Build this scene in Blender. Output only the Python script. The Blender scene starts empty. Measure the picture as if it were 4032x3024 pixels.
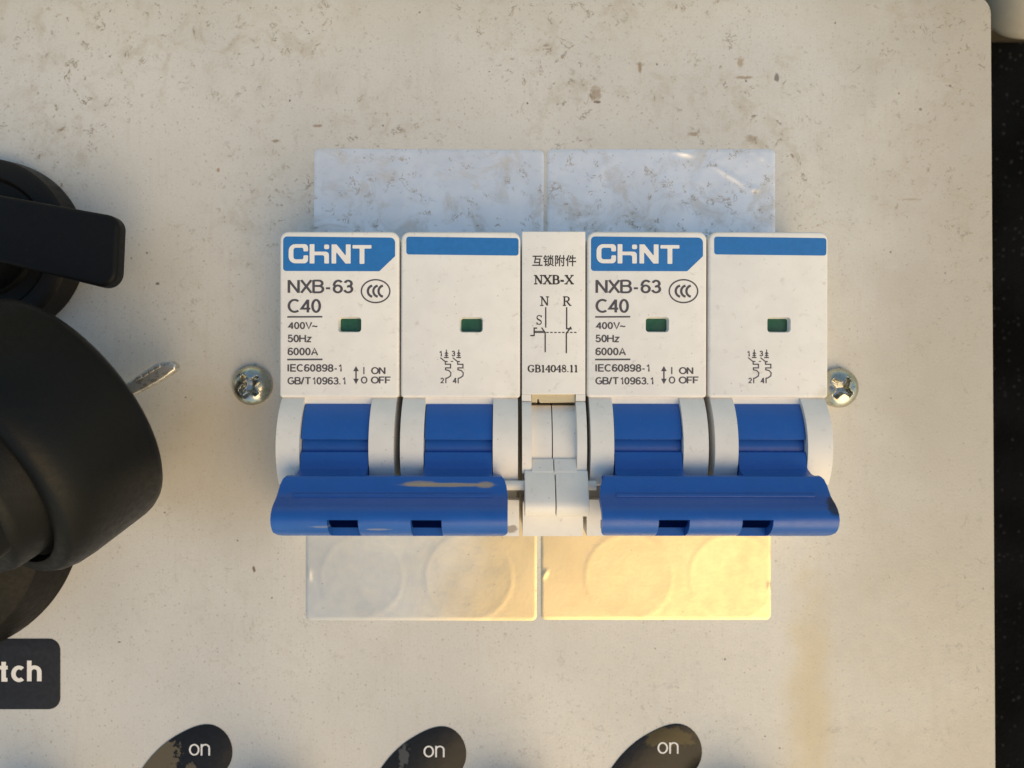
import bpy, bmesh, math, random
from mathutils import Vector, Matrix
from mathutils.geometry import tessellate_polygon

random.seed(7)
scene = bpy.context.scene
C = scene.collection
MM = 0.001
H = 128.7            # camera height above the panel, mm
F = 3031.0           # focal length in photo pixels (4032 wide)

# ------------------------------------------------------------------ camera
cam = bpy.data.cameras.new('camera')
cam.sensor_width = 36.0
cam.lens = 36.0 * F / 4032.0
cam.clip_start = 0.005
cam.clip_end = 50.0
cam.dof.use_dof = True
cam.dof.focus_distance = 0.1155
cam.dof.aperture_fstop = 22.0
cam_o = bpy.data.objects.new('camera', cam)
C.objects.link(cam_o)
cam_o.location = (0, 0, H * MM)
scene.camera = cam_o

# ------------------------------------------------------------------ sky and sun
SUN_EL = math.radians(45)
SUN_AZ = math.radians(145)      # clockwise from +Y (image up)
world = bpy.data.worlds.new('World')
scene.world = world
world.use_nodes = True
wn = world.node_tree
wn.nodes.clear()
sky = wn.nodes.new('ShaderNodeTexSky')
sky.sky_type = 'NISHITA'
sky.sun_disc = False
sky.sun_elevation = SUN_EL
sky.sun_rotation = SUN_AZ
sky.air_density = 2.2
sky.dust_density = 0.6
sky.ozone_density = 2.0
bgn = wn.nodes.new('ShaderNodeBackground')
bgn.inputs['Strength'].default_value = 0.125
out = wn.nodes.new('ShaderNodeOutputWorld')
wn.links.new(sky.outputs[0], bgn.inputs['Color'])
wn.links.new(bgn.outputs[0], out.inputs['Surface'])

sl = bpy.data.lights.new('sun', 'SUN')
sl.energy = 2.55
sl.angle = math.radians(58)
sl.color = (1.0, 0.67, 0.25)
so = bpy.data.objects.new('sun', sl)
C.objects.link(so)
sd = Vector((math.sin(SUN_AZ) * math.cos(SUN_EL), math.cos(SUN_AZ) * math.cos(SUN_EL), math.sin(SUN_EL)))
so.rotation_euler = sd.to_track_quat('Z', 'Y').to_euler()
so.location = sd * 1.0

scene.view_settings.view_transform = 'Standard'
scene.view_settings.look = 'None'
scene.view_settings.exposure = 0.0
scene.view_settings.gamma = 1.0

# ------------------------------------------------------------------ helpers
def X(px, z): return (px - 2016.0) * (H - z) / F
def Y(py, z): return -(py - 1512.0) * (H - z) / F
def P(px, py, z): return (X(px, z), Y(py, z), z)

class G:
    """geometry collector in mm"""
    def __init__(s): s.v = []; s.f = []
    def add(s, v, f):
        b = len(s.v); s.v += [tuple(p) for p in v]; s.f += [tuple(i + b for i in q) for q in f]
        return s
    def move(s, d): s.v = [(a[0] + d[0], a[1] + d[1], a[2] + d[2]) for a in s.v]; return s
    def xf(s, m): s.v = [tuple(m @ Vector(a)) for a in s.v]; return s

def link(name, g, mat, parent=None, origin=(0, 0, 0), smooth=32, bevel=0, seg=2, fix=True):
    me = bpy.data.meshes.new(name)
    me.from_pydata([((a[0] - origin[0]) * MM, (a[1] - origin[1]) * MM, (a[2] - origin[2]) * MM) for a in g.v], [], g.f)
    if fix:
        bm = bmesh.new(); bm.from_mesh(me)
        bmesh.ops.remove_doubles(bm, verts=bm.verts, dist=1e-7)
        bmesh.ops.recalc_face_normals(bm, faces=bm.faces)
        bm.to_mesh(me); bm.free()
    me.materials.append(mat)
    me.shade_smooth()
    me.set_sharp_from_angle(angle=math.radians(smooth))
    o = bpy.data.objects.new(name, me)
    C.objects.link(o)
    if parent is not None: o.parent = parent
    else: o.location = [c * MM for c in origin]
    if bevel:
        b = o.modifiers.new('bevel', 'BEVEL')
        b.width = bevel * MM; b.segments = seg; b.limit_method = 'ANGLE'; b.angle_limit = math.radians(35)
        b.harden_normals = False
    return o

def thing(name, label, cat, at=(0, 0, 0), group=None):
    o = bpy.data.objects.new(name, None)
    o.empty_display_size = 0.005
    C.objects.link(o)
    o.location = [c * MM for c in at]
    o['label'] = label; o['category'] = cat
    if group: o['group'] = group
    return o

def tag(o, label, cat, group=None):
    o['label'] = label; o['category'] = cat
    if group: o['group'] = group
    return o

def area2(p): return sum(p[i][0] * p[(i + 1) % len(p)][1] - p[(i + 1) % len(p)][0] * p[i][1] for i in range(len(p)))
def ccw(p): return list(p) if area2(p) > 0 else list(reversed(p))

def inset(p, d):
    n = len(p); r = []
    for i in range(n):
        a, b, c = Vector(p[i - 1]), Vector(p[i]), Vector(p[(i + 1) % n])
        e1 = (b - a).normalized(); e2 = (c - b).normalized()
        n1 = Vector((-e1.y, e1.x)); n2 = Vector((-e2.y, e2.x))
        m = n1 + n2
        k = m.dot(n1)
        r.append(tuple(b + m * (d / max(k, 0.3))))
    return r

def roundpoly(pts, rad, seg=5):
    """round the corners of a polygon; rad is one number or one per corner"""
    n = len(pts); o = []
    if not isinstance(rad, (list, tuple)): rad = [rad] * n
    for i in range(n):
        a, b, c = Vector(pts[i - 1]), Vector(pts[i]), Vector(pts[(i + 1) % n])
        u = (a - b); w = (c - b)
        ang = u.angle(w); r = rad[i]
        if r <= 0: o.append(tuple(b)); continue
        t = min(r / math.tan(ang / 2), u.length * .49, w.length * .49)
        r = t * math.tan(ang / 2)
        p1 = b + u.normalized() * t; p2 = b + w.normalized() * t
        cdir = (u.normalized() + w.normalized()).normalized()
        cc = b + cdir * (r / math.sin(ang / 2))
        a1 = math.atan2(*(p1 - cc).yx); a2 = math.atan2(*(p2 - cc).yx)
        d = (a2 - a1 + math.pi) % (2 * math.pi) - math.pi
        for k in range(seg + 1):
            t_ = a1 + d * k / seg
            o.append((cc.x + r * math.cos(t_), cc.y + r * math.sin(t_)))
    return o

def cap(loops, z):
    """triangulated cap of outer loop with holes"""
    vs = []; 
    for l in loops: vs += l
    tr = tessellate_polygon([[Vector((p[0], p[1], 0)) for p in l] for l in loops])
    return [(p[0], p[1], z) for p in vs], [tuple(t) for t in tr]

def slab(outline, z0, z1, b=0.4, holes=(), hole_depth=1.2, hole_inset=0.25, steps=3):
    g = G(); o = ccw(outline); n = len(o)
    rings = [(o, z0)]
    if b > 0:
        for k in range(steps + 1):
            t = k / steps * math.pi / 2
            rings.append((inset(o, b * (1 - math.cos(t))), z1 - b + b * math.sin(t)))
    else: rings.append((o, z1))
    v = []; f = []
    for r, z in rings: v += [(p[0], p[1], z) for p in r]
    for k in range(len(rings) - 1):
        for i in range(n):
            j = (i + 1) % n
            f.append((k * n + i, k * n + j, (k + 1) * n + j, (k + 1) * n + i))
    g.add(v, f)
    top = rings[-1][0]
    hs = [ccw(h) for h in holes]
    g.add(*cap([top] + hs, z1))
    g.add(*cap([o], z0))
    for h in hs:
        m = len(h); h2 = inset(h, hole_inset)
        g.add([(p[0], p[1], z1) for p in h] + [(p[0], p[1], z1 - hole_depth) for p in h2],
              [(i, (i + 1) % m, m + (i + 1) % m, m + i) for i in range(m)])
    return g

def sheet(outline, z, holes=()):
    g = G(); g.add(*cap([ccw(outline)] + [ccw(h) for h in holes], z))
    return g

def rect(x0, y0, x1, y1): return [(x0, y0), (x1, y0), (x1, y1), (x0, y1)]

def box(x0, x1, y0, y1, z0, z1):
    return G().add([(x0, y0, z0), (x1, y0, z0), (x1, y1, z0), (x0, y1, z0), (x0, y0, z1), (x1, y0, z1), (x1, y1, z1), (x0, y1, z1)],
                   [(0, 3, 2, 1), (4, 5, 6, 7), (0, 1, 5, 4), (1, 2, 6, 5), (2, 3, 7, 6), (3, 0, 4, 7)])

def xprism(prof, x0, x1):
    """closed (y,z) profile extruded along x"""
    n = len(prof); g = G()
    v = [(x0, p[0], p[1]) for p in prof] + [(x1, p[0], p[1]) for p in prof]
    f = [(i, (i + 1) % n, n + (i + 1) % n, n + i) for i in range(n)]
    g.add(v, f)
    tr = tessellate_polygon([[Vector((p[0], p[1], 0)) for p in prof]])
    g.add(v, [tuple(t) for t in tr] + [tuple(i + n for i in t) for t in tr])
    return g

def lathe(prof, n=64, m=None):
    """(r, t) profile about the z axis"""
    v = []; f = []
    for r, t in prof:
        for k in range(n):
            a = 2 * math.pi * k / n
            v.append((r * math.cos(a), r * math.sin(a), t))
    for i in range(len(prof) - 1):
        for k in range(n):
            j = (k + 1) % n
            f.append((i * n + k, i * n + j, (i + 1) * n + j, (i + 1) * n + k))
    f.append(tuple(range(n)))
    f.append(tuple((len(prof) - 1) * n + k for k in range(n)))
    g = G().add(v, f)
    if m is not None: g.xf(m)
    return g

def ribbon(g, pts, w, z, close=False):
    """flat stroke of width w along pts (2-D, mm)"""
    pts = [Vector(p) for p in pts]; n = len(pts); L = []; R = []
    for i in range(n):
        a = pts[i - 1] if (i > 0 or close) else pts[i]
        c = pts[(i + 1) % n] if (i < n - 1 or close) else pts[i]
        b = pts[i]
        d1 = (b - a).normalized() if (b - a).length > 1e-9 else (c - b).normalized()
        d2 = (c - b).normalized() if (c - b).length > 1e-9 else d1
        n1 = Vector((-d1.y, d1.x)); n2 = Vector((-d2.y, d2.x)); m = n1 + n2
        if m.length < 1e-6: m = n1
        k = max(m.dot(n1), 0.5)
        o = m * (w / 2 / k)
        L.append(b + o); R.append(b - o)
    z += 0.0015 * (len(g.f) % 37 % 7 + len(g.f) / 400.0)
    v = [(p.x, p.y, z) for p in L] + [(p.x, p.y, z) for p in R]
    f = [(i, n + i, n + (i + 1) % n, (i + 1) % n) for i in range(n if close else n - 1)]
    g.add(v, f)

def _A(cx, cy, rx, ry, a0, a1, n=12):
    return [(cx + rx * math.cos(math.radians(a0 + (a1 - a0) * i / n)), cy + ry * math.sin(math.radians(a0 + (a1 - a0) * i / n))) for i in range(n + 1)]
# strokes of a plain grotesque alphabet: centre lines in a box of height 1 (x already in units of the height)
SANS = {
    'N': (.72, [[(.0, 0), (.0, 1)], [(.0, .98), (.55, .02)], [(.55, 0), (.55, 1)]]),
    'X': (.72, [[(.0, 1), (.58, 0)], [(.58, 1), (.0, 0)]]),
    'B': (.70, [[(.0, 0), (.0, 1)], [(.0, .96), (.3, .96)] + _A(.30, .75, .2, .21, 90, -90) + [(0, .54)], [(.3, .54)] + _A(.32, .29, .22, .25, 90, -90) + [(0, .04)]]),
    '-': (.40, [[(.02, .36), (.26, .36)]]),
    '6': (.62, [_A(.24, .31, .22, .27, 180, -180, 18), _A(.27, .55, .25, .41, 180, 90, 6) + _A(.27, .76, .19, .20, 90, 20, 4)]),
    '9': (.62, [_A(.24, .69, .22, .27, 180, -180, 18), _A(.21, .45, .25, .41, 0, -90, 6) + _A(.21, .24, .19, .20, -90, -160, 4)]),
    '3': (.62, [_A(.23, .73, .19, .23, 165, -90, 10) + [(.16, .5)], [(.22, .5)] + _A(.23, .29, .22, .25, 80, -165, 12)]),
    'C': (.76, [_A(.34, .5, .33, .46, 50, 310, 20)]),
    'G': (.80, [_A(.34, .5, .33, .46, 50, 300, 20) + [(.62, .2), (.62, .46), (.36, .46)]]),
    '4': (.62, [[(.36, 0), (.36, .98)], [(.36, .96), (.0, .29), (.50, .29)]]),
    '0': (.62, [_A(.23, .5, .21, .46, 0, 360, 22)]),
    'O': (.84, [_A(.36, .5, .34, .46, 0, 360, 24)]),
    'V': (.70, [[(.0, 1), (.30, .02), (.60, 1)]]),
    '~': (.62, [[(.0, .33), (.06, .42), (.15, .45), (.26, .39), (.36, .34), (.45, .38), (.50, .46)]]),
    '5': (.62, [[(.42, .96), (.08, .96), (.03, .50), (.12, .60)] + _A(.22, .33, .23, .29, 95, -160, 12)]),
    'H': (.76, [[(.0, 0), (.0, 1)], [(.58, 0), (.58, 1)], [(0, .53), (.58, .53)]]),
    'z': (.54, [[(.02, .68), (.40, .68), (.0, .045), (.42, .045)]]),
    'A': (.72, [[(.0, 0), (.31, .98), (.62, 0)], [(.11, .32), (.51, .32)]]),
    'I': (.27, [[(.0, 0), (.0, 1)]]),
    'E': (.66, [[(.52, .96), (.0, .96), (.0, .04), (.53, .04)], [(.0, .52), (.48, .52)]]),
    'F': (.62, [[(.50, .96), (.0, .96), (.0, 0)], [(.0, .50), (.43, .50)]]),
    '8': (.62, [_A(.24, .74, .19, .22, 0, 360, 18), _A(.24, .27, .22, .25, 0, 360, 18)]),
    '1': (.46, [[(.02, .74), (.12, .80), (.22, 1), (.22, 0)]]),
    '2': (.62, [_A(.22, .70, .21, .26, 170, -30, 10) + [(.02, .045), (.45, .045)]]),
    '/': (.34, [[(-.04, -.02), (.24, 1.02)]]),
    'T': (.66, [[(-.04, .96), (.58, .96)], [(.27, .96), (.27, 0)]]),
    '.': (.30, [[(.03, .0), (.03, .13)]]),
    ' ': (.16, []),
    'o': (.62, [_A(.24, .36, .23, .32, 0, 360, 20)]),
    'n': (.60, [[(.0, 0), (.0, .71)], [(.0, .45)] + _A(.20, .46, .20, .22, 160, 0, 8) + [(.40, 0)]]),
    't': (.42, [[(.14, .94), (.14, .07), (.29, .07)], [(-.02, .66), (.30, .66)]]),
    'c': (.56, [_A(.24, .36, .22, .31, 50, 310, 16)]),
    'h': (.62, [[(.0, 0), (.0, 1)], [(.0, .42)] + _A(.20, .46, .20, .22, 160, 0, 8) + [(.40, 0)]]),
    'w': (.84, [[(.0, .72), (.18, .02), (.34, .70), (.50, .02), (.68, .72)]]),
    'i': (.24, [[(.0, 0), (.0, .71)], [(.0, .86), (.0, 1)]]),
    'S': (.70, [_A(.27, .74, .23, .22, 30, 180, 8) + [(.10, .60), (.44, .44)] + _A(.27, .27, .26, .23, 20, -170, 10)]),
}
def text(g, s, x0, x1, y0, y1, z, bold=0.0, wgt=None):
    if all(ch in SANS for ch in s):
        return sans(g, s, x0, x1, y0, y1, z, wgt or 0.115)
    return glyphs(g, s, x0, x1, y0, y1, z, bold)

def sans(g, s, x0, x1, y0, y1, z, wgt):
    h = G(); cx = 0
    k = 0
    for ch in s:
        adv, st = SANS[ch]
        for p in st:
            k += 1
            q = G(); ribbon(q, [(cx + a, b) for a, b in p], wgt, 0.003 * (k % 3), False); h.add(q.v, q.f)
        cx += adv - (.075 if ch.isupper() or ch.isdigit() else .0) + (wgt - .09) * (0 if ch in ' ' else 1)
    xs = [v[0] for v in h.v]; ys = [v[1] for v in h.v]
    ax, bx, ay, by = min(xs), max(xs), min(ys), max(ys)
    if by - ay < .5: ay, by = 0, 1
    g.add([(x0 + (v[0] - ax) / (bx - ax) * (x1 - x0), y0 + (v[1] - ay) / (by - ay) * (y1 - y0), z + v[2]) for v in h.v], h.f)

def glyphs(g, s, x0, x1, y0, y1, z, bold=0.0):
    """built-in font text fitted into a rectangle (mm), y0 bottom, y1 top"""
    cu = bpy.data.curves.new('t', 'FONT'); cu.body = s; cu.size = 1.0; cu.offset = bold
    cu.resolution_u = 4
    o = bpy.data.objects.new('t', cu); C.objects.link(o)
    dg = bpy.context.evaluated_depsgraph_get()
    me = bpy.data.meshes.new_from_object(o.evaluated_get(dg))
    vs = [v.co.copy() for v in me.vertices]; fs = [tuple(p.vertices) for p in me.polygons]
    bpy.data.objects.remove(o); bpy.data.curves.remove(cu); bpy.data.meshes.remove(me)
    if not vs: return
    ax, bx = min(v.x for v in vs), max(v.x for v in vs); ay, by = min(v.y for v in vs), max(v.y for v in vs)
    g.add([(x0 + (v.x - ax) / (bx - ax) * (x1 - x0), y0 + (v.y - ay) / (by - ay) * (y1 - y0), z) for v in vs], fs)

# ------------------------------------------------------------------ materials
class NT:
    def __init__(s, name):
        s.m = bpy.data.materials.new(name); s.m.use_nodes = True; s.t = s.m.node_tree
        s.b = s.t.nodes['Principled BSDF']
        tc = s.t.nodes.new('ShaderNodeTexCoord')
        mp = s.t.nodes.new('ShaderNodeMapping'); mp.inputs['Scale'].default_value = (1000, 1000, 1000)
        s.t.links.new(tc.outputs['Object'], mp.inputs['Vector']); s.co = mp.outputs[0]
        oi = s.t.nodes.new('ShaderNodeObjectInfo'); vm = s.t.nodes.new('ShaderNodeVectorMath'); vm.operation = 'MULTIPLY_ADD'
        s.t.links.new(oi.outputs['Location'], vm.inputs[0]); vm.inputs[1].default_value = (1370, 1370, 0); s.t.links.new(s.co, vm.inputs[2])
        s.nc = vm.outputs[0]      # so that copies do not share their dirt
    def l(s, a, b):
        if isinstance(a, (int, float)): b.default_value = a
        elif isinstance(a, (tuple, list)): b.default_value = tuple(a) + ((1,) if len(a) == 3 and len(b.default_value) == 4 else ())
        else: s.t.links.new(a, b)
    def noise(s, scale, detail=4, rough=0.5, dist=0.0, vec=None, off=0):
        n = s.t.nodes.new('ShaderNodeTexNoise'); n.inputs['Scale'].default_value = scale
        n.inputs['Detail'].default_value = detail; n.inputs['Roughness'].default_value = rough
        n.inputs['Distortion'].default_value = dist
        v = vec if vec is not None else s.nc
        if off:
            a = s.t.nodes.new('ShaderNodeVectorMath'); a.operation = 'ADD'; s.l(v, a.inputs[0]); a.inputs[1].default_value = (off, off * 1.7, off * .3); v = a.outputs[0]
        s.l(v, n.inputs['Vector'])
        return n.outputs['Fac']
    def scale(s, sx, sy, sz=1):
        a = s.t.nodes.new('ShaderNodeVectorMath'); a.operation = 'MULTIPLY'; s.l(s.co, a.inputs[0]); a.inputs[1].default_value = (sx, sy, sz); return a.outputs[0]
    def vor(s, scale, rnd=1.0, vec=None):
        n = s.t.nodes.new('ShaderNodeTexVoronoi'); n.inputs['Scale'].default_value = scale; n.inputs['Randomness'].default_value = rnd
        s.l(vec if vec is not None else s.nc, n.inputs['Vector']); return n.outputs['Distance'], n.outputs['Color']
    def ramp(s, x, a, b, c=0.0, d=1.0):
        n = s.t.nodes.new('ShaderNodeMapRange'); n.interpolation_type = 'SMOOTHSTEP'
        s.l(x, n.inputs['Value']); n.inputs['From Min'].default_value = a; n.inputs['From Max'].default_value = b
        n.inputs['To Min'].default_value = c; n.inputs['To Max'].default_value = d
        return n.outputs['Result']
    def math(s, op, a, b=0.0):
        n = s.t.nodes.new('ShaderNodeMath'); n.operation = op; s.l(a, n.inputs[0]); s.l(b, n.inputs[1]); return n.outputs[0]
    def mix(s, f, a, b):
        n = s.t.nodes.new('ShaderNodeMix'); n.data_type = 'RGBA'
        s.l(f, n.inputs[0]); s.l(a, n.inputs[6]); s.l(b, n.inputs[7]); return n.outputs[2]
    def mul(s, f, col):   # scale a colour by a scalar
        n = s.t.nodes.new('ShaderNodeVectorMath'); n.operation = 'SCALE'
        if isinstance(col, tuple): n.inputs[0].default_value = col
        else: s.l(col, n.inputs[0])
        s.l(f, n.inputs['Scale']); return n.outputs[0]
    def sep(s):
        n = s.t.nodes.new('ShaderNodeSeparateXYZ'); s.l(s.co, n.inputs[0]); return n.outputs
    def spot(s, x, y, rx, ry, wob=0.35, nscale=0.8, soft=0.35, z=None):
        """irregular blotch centred at x,y (mm, object space): 1 inside, 0 outside"""
        a = s.t.nodes.new('ShaderNodeVectorMath'); a.operation = 'SUBTRACT'; s.l(s.co, a.inputs[0]); a.inputs[1].default_value = (x, y, 0)
        b = s.t.nodes.new('ShaderNodeVectorMath'); b.operation = 'MULTIPLY'; s.l(a.outputs[0], b.inputs[0]); b.inputs[1].default_value = (1 / rx, 1 / ry, 0)
        c = s.t.nodes.new('ShaderNodeVectorMath'); c.operation = 'LENGTH'; s.l(b.outputs[0], c.inputs[0])
        n = s.noise(nscale, 4, 0.6, off=x * .31)
        d = s.math('ADD', c.outputs['Value'], s.math('MULTIPLY', s.math('SUBTRACT', n, 0.5), wob * 4))
        return s.ramp(d, 1 - soft, 1 + soft, 1, 0)
    def bump(s, h, dist, strength=1.0):
        n = s.t.nodes.new('ShaderNodeBump'); n.inputs['Distance'].default_value = dist * MM; n.inputs['Strength'].default_value = strength
        s.l(h, n.inputs['Height']); s.l(n.outputs[0], s.b.inputs['Normal'])
    def done(s, col=None, rough=None, metal=None, spec=None):
        if col is not None: s.l(col, s.b.inputs['Base Color'])
        if rough is not None: s.l(rough, s.b.inputs['Roughness'])
        if metal is not None: s.l(metal, s.b.inputs['Metallic'])
        if spec is not None: s.b.inputs['Specular IOR Level'].default_value = spec
        return s.m

def mat_panel():
    n = NT('dirty_white_paint')
    base = (0.62, 0.605, 0.575)
    big = n.ramp(n.noise(0.035, 3), 0.3, 0.7, 0.93, 1.04)
    col = n.mul(big, base)
    fine = n.ramp(n.noise(2.6, 3, 0.7), 0.3, 0.7, 0.955, 1.035)
    col = n.mul(fine, col)
    y = n.sep()[1]; x = n.sep()[0]
    # dirt is denser in the upper half of the panel
    reg = n.math('MULTIPLY', n.ramp(y, 2, 42, 0.25, 1.0), n.ramp(n.noise(0.05, 3, 0.5, off=40), 0.36, 0.58, 0.15, 1.0))
    # pale tan film
    film = n.ramp(n.noise(0.22, 9, 0.72, 0.6, off=5), 0.47, 0.72, 0, 0.55)
    col = n.mix(n.math('MULTIPLY', film, reg), col, (0.42, 0.36, 0.275))
    # soft vertical streaks
    st = n.ramp(n.noise(1.0, 4, 0.6, vec=n.scale(1.2, 0.12), off=9), 0.52, 0.75, 0, 0.14)
    col = n.mix(st, col, (0.45, 0.39, 0.30))
    # crumbly edges of dried mud
    w = n.noise(0.34, 8, 0.66, 0.9, off=21)
    band = n.math('SUBTRACT', 1.0, n.ramp(n.math('ABSOLUTE', n.math('SUBTRACT', w, 0.56)), 0.004, 0.022, 0, 1))
    brk = n.ramp(n.noise(0.55, 4, 0.6, off=63), 0.52, 0.66, 0, 0.9)
    col = n.mix(n.math('MULTIPLY', n.math('MULTIPLY', band, brk), reg), col, (0.31, 0.235, 0.16))
    # clumps
    cl = n.ramp(n.noise(0.9, 5, 0.65, 0.4, off=31), 0.64, 0.72, 0, 0.8)
    col = n.mix(n.math('MULTIPLY', cl, reg), col, (0.34, 0.275, 0.20))
    # pepper specks in two sizes
    wv = n.t.nodes.new('ShaderNodeVectorMath'); wv.operation = 'ADD'; n.l(n.co, wv.inputs[0])
    for sc, r0, r1, thr, c, amt in ((0.33, 0.035, 0.075, 0.72, (0.10, 0.075, 0.06), 0.8), (0.9, 0.10, 0.20, 0.62, (0.33, 0.27, 0.21), 0.45), (1.9, 0.16, 0.30, 0.66, (0.36, 0.31, 0.25), 0.38)):
        d, cc = n.vor(sc)
        sepc = n.t.nodes.new('ShaderNodeSeparateColor'); n.l(cc, sepc.inputs[0])
        dd = n.math('ADD', d, n.math('MULTIPLY', n.math('SUBTRACT', n.noise(3.0, 2), 0.5), 0.12))
        col = n.mix(n.math('MULTIPLY', n.ramp(dd, r0, r1, amt, 0), n.ramp(sepc.outputs[0], thr, thr + .02, 0, 1)), col, c)
    # particular stains
    for px, py, rx, ry, c, a in ((2345, 368, 0.95, 1.15, (0.33, 0.25, 0.17), .7), (2352, 402, .55, .2, (0.16, 0.10, 0.06), .8), (2915, 245, .5, .8, (0.36, 0.27, 0.17), .7),
                                 (2930, 305, 1.4, .22, (0.30, 0.21, 0.13), .7), (3060, 307, .42, .62, (0.11, 0.09, 0.07), .75), (2520, 265, .3, .75, (0.28, 0.19, 0.10), .8),
                                 (2730, 528, .8, .35, (0.30, 0.22, 0.14), .7), (2960, 545, 1.0, .5, (0.30, 0.22, 0.14), .55), (1088, 555, .6, .25, (0.25, 0.17, 0.1), .7),
                                 (1250, 495, .75, .22, (0.28, 0.18, 0.11), .7), (3625, 430, .25, .25, (0.15, 0.09, 0.05), .9), (3540, 368, .15, .15, (0.10, 0.05, 0.05), .95),
                                 (3775, 208, .16, .16, (0.10, 0.06, 0.06), .95), (3742, 337, .2, .17, (0.12, 0.04, 0.03), .95), (1000, 2240, .25, .5, (0.13, 0.09, 0.06), .9), (470, 2528, .28, .12, (0.1, 0.08, 0.06), .85),
                                 (860, 670, .25, .3, (0.36, 0.22, 0.12), .8), (620, 1117, .28, .22, (0.12, 0.10, 0.08), .8), (3590, 785, 1.3, .18, (0.34, 0.26, 0.18), .6)):
        xx, yy, _ = P(px, py, 0)
        col = n.mix(n.math('MULTIPLY', n.spot(xx, yy, rx, ry, 0.5, 1.6), a), col, c)
    # yellowish run-off and yellowed upper rim
    xx, yy, _ = P(3190, 2800, 0)
    col = n.mix(n.math('MULTIPLY', n.spot(xx, yy, 3.2, 20, 0.4, 0.16, 0.7), 0.5), col, (0.58, 0.45, 0.22))
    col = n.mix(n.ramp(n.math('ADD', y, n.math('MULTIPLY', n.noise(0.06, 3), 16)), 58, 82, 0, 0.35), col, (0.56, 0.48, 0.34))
    falloff = n.ramp(n.math('ADD', x, n.math('MULTIPLY', n.math('SUBTRACT', n.noise(0.04, 4, 0.6, off=13), 0.5), 50)), 38, 80, 0, 0.62)  # light falloff toward the right edge, painted as a darker tan
    col = n.mix(falloff, col, (0.40, 0.345, 0.26))
    gl = n.spot(X(880, 0), Y(1800, 0), 13, 13, 0.25, 0.08, 0.5)  # soft tan shadow between plug and breaker, painted into the colour
    col = n.mix(n.math('MULTIPLY', gl, 0.5), col, (0.42, 0.35, 0.25))
    rough = n.ramp(n.noise(0.6, 5, 0.6), 0.3, 0.7, 0.30, 0.42)
    mud = n.math('MULTIPLY', n.math('MAXIMUM', n.math('MULTIPLY', band, brk), cl), reg)
    n.bump(n.math('ADD', n.math('ADD', n.noise(2.2, 3, 0.6), n.math('MULTIPLY', mud, 3.0)), n.math('MULTIPLY', n.math('MULTIPLY', film, reg), 1.2)), 0.05, 0.6)
    return n.done(col, rough, 0.0, 0.5)

def mat_plastic(name, base, rough=0.42, dirt=0.25, dcol=(0.40, 0.35, 0.29), bump=0.03, sss=0.0, spots=(), specks=0.5, spec=0.5):
    n = NT(name)
    col = n.mul(n.ramp(n.noise(0.3, 4), 0.3, 0.7, 0.965, 1.02), base)
    f = n.ramp(n.noise(0.8, 7, 0.68, 0.4, off=3), 0.56, 0.78, 0, dirt)
    col = n.mix(f, col, dcol)
    d, cc = n.vor(0.8)
    sepc = n.t.nodes.new('ShaderNodeSeparateColor'); n.l(cc, sepc.inputs[0])
    dd = n.math('ADD', d, n.math('MULTIPLY', n.math('SUBTRACT', n.noise(3.0, 2), 0.5), 0.12))
    col = n.mix(n.math('MULTIPLY', n.ramp(dd, .05, .12, specks, 0), n.ramp(sepc.outputs[0], .62, .64, 0, 1)), col, dcol)
    for (x, y, rx, ry, c, a, sc) in spots:
        col = n.mix(n.math('MULTIPLY', n.spot(x, y, rx, ry, 0.2 if ry < .6 else 0.45, sc), a), col, c)
    r = n.ramp(n.noise(1.1, 5, 0.6), 0.3, 0.7, rough - .05, rough + .08)
    n.bump(n.noise(4.0, 3, 0.6), bump, 0.5)
    return n.done(col, r, 0, spec)

def mat_flat(name, col, rough=0.45, var=0.06, spec=0.5):
    n = NT(name)
    c = n.mul(n.ramp(n.noise(1.5, 4), 0.3, 0.7, 1 - var, 1 + var), col)
    return n.done(c, rough, 0, spec)

WHITE = mat_plastic('white_plastic', (0.83, 0.81, 0.78), dirt=0.5, spots=[(17.0, -21.2, 1.0, .8, (.25, .18, .1), .7, .8), (15.8, -22.3, .8, .35, (.2, .14, .08), .7, .8), (34.9, -22.0, .9, .6, (.22, .16, .1), .7, 1.0), (35.0, -4, 1.2, 3.5, (.62, .58, .5), .5, .5)])
CHEEK = mat_plastic('pale_plastic', (0.80, 0.775, 0.74), 0.45, 0.4, (0.38, 0.35, 0.31))
LOWER = mat_plastic('aged_plastic', (0.72, 0.66, 0.54), 0.5, 0.5)
def blue(name, spots=()):
    return mat_plastic(name, (0.012, 0.098, 0.40), 0.36, 0.12, (0.10, 0.16, 0.30), 0.02, spots=spots, specks=0.25)
BLUE = blue('blue_plastic')
INK = mat_flat('grey_ink', (0.075, 0.07, 0.085), 0.5)
INKB = mat_flat('black_ink', (0.03, 0.028, 0.03), 0.5)
PBLUE = mat_flat('printed_blue', (0.022, 0.165, 0.47), 0.38, 0.05)
PWHITE = mat_flat('printed_white', (0.83, 0.80, 0.77), 0.42, 0.02)
GREEN = mat_flat('green_plastic', (0.012, 0.085, 0.048), 0.4, 0.15)
BLACK = mat_plastic('black_plastic', (0.006, 0.0065, 0.008), 0.45, 0.10, (0.05, 0.045, 0.04), 0.04, specks=0.15, spec=0.13)
BLACKM = mat_plastic('matt_black_plastic', (0.006, 0.0065, 0.007), 0.42, 0.10, (0.04, 0.035, 0.03), 0.06, specks=0.1, spec=0.15)

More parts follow.
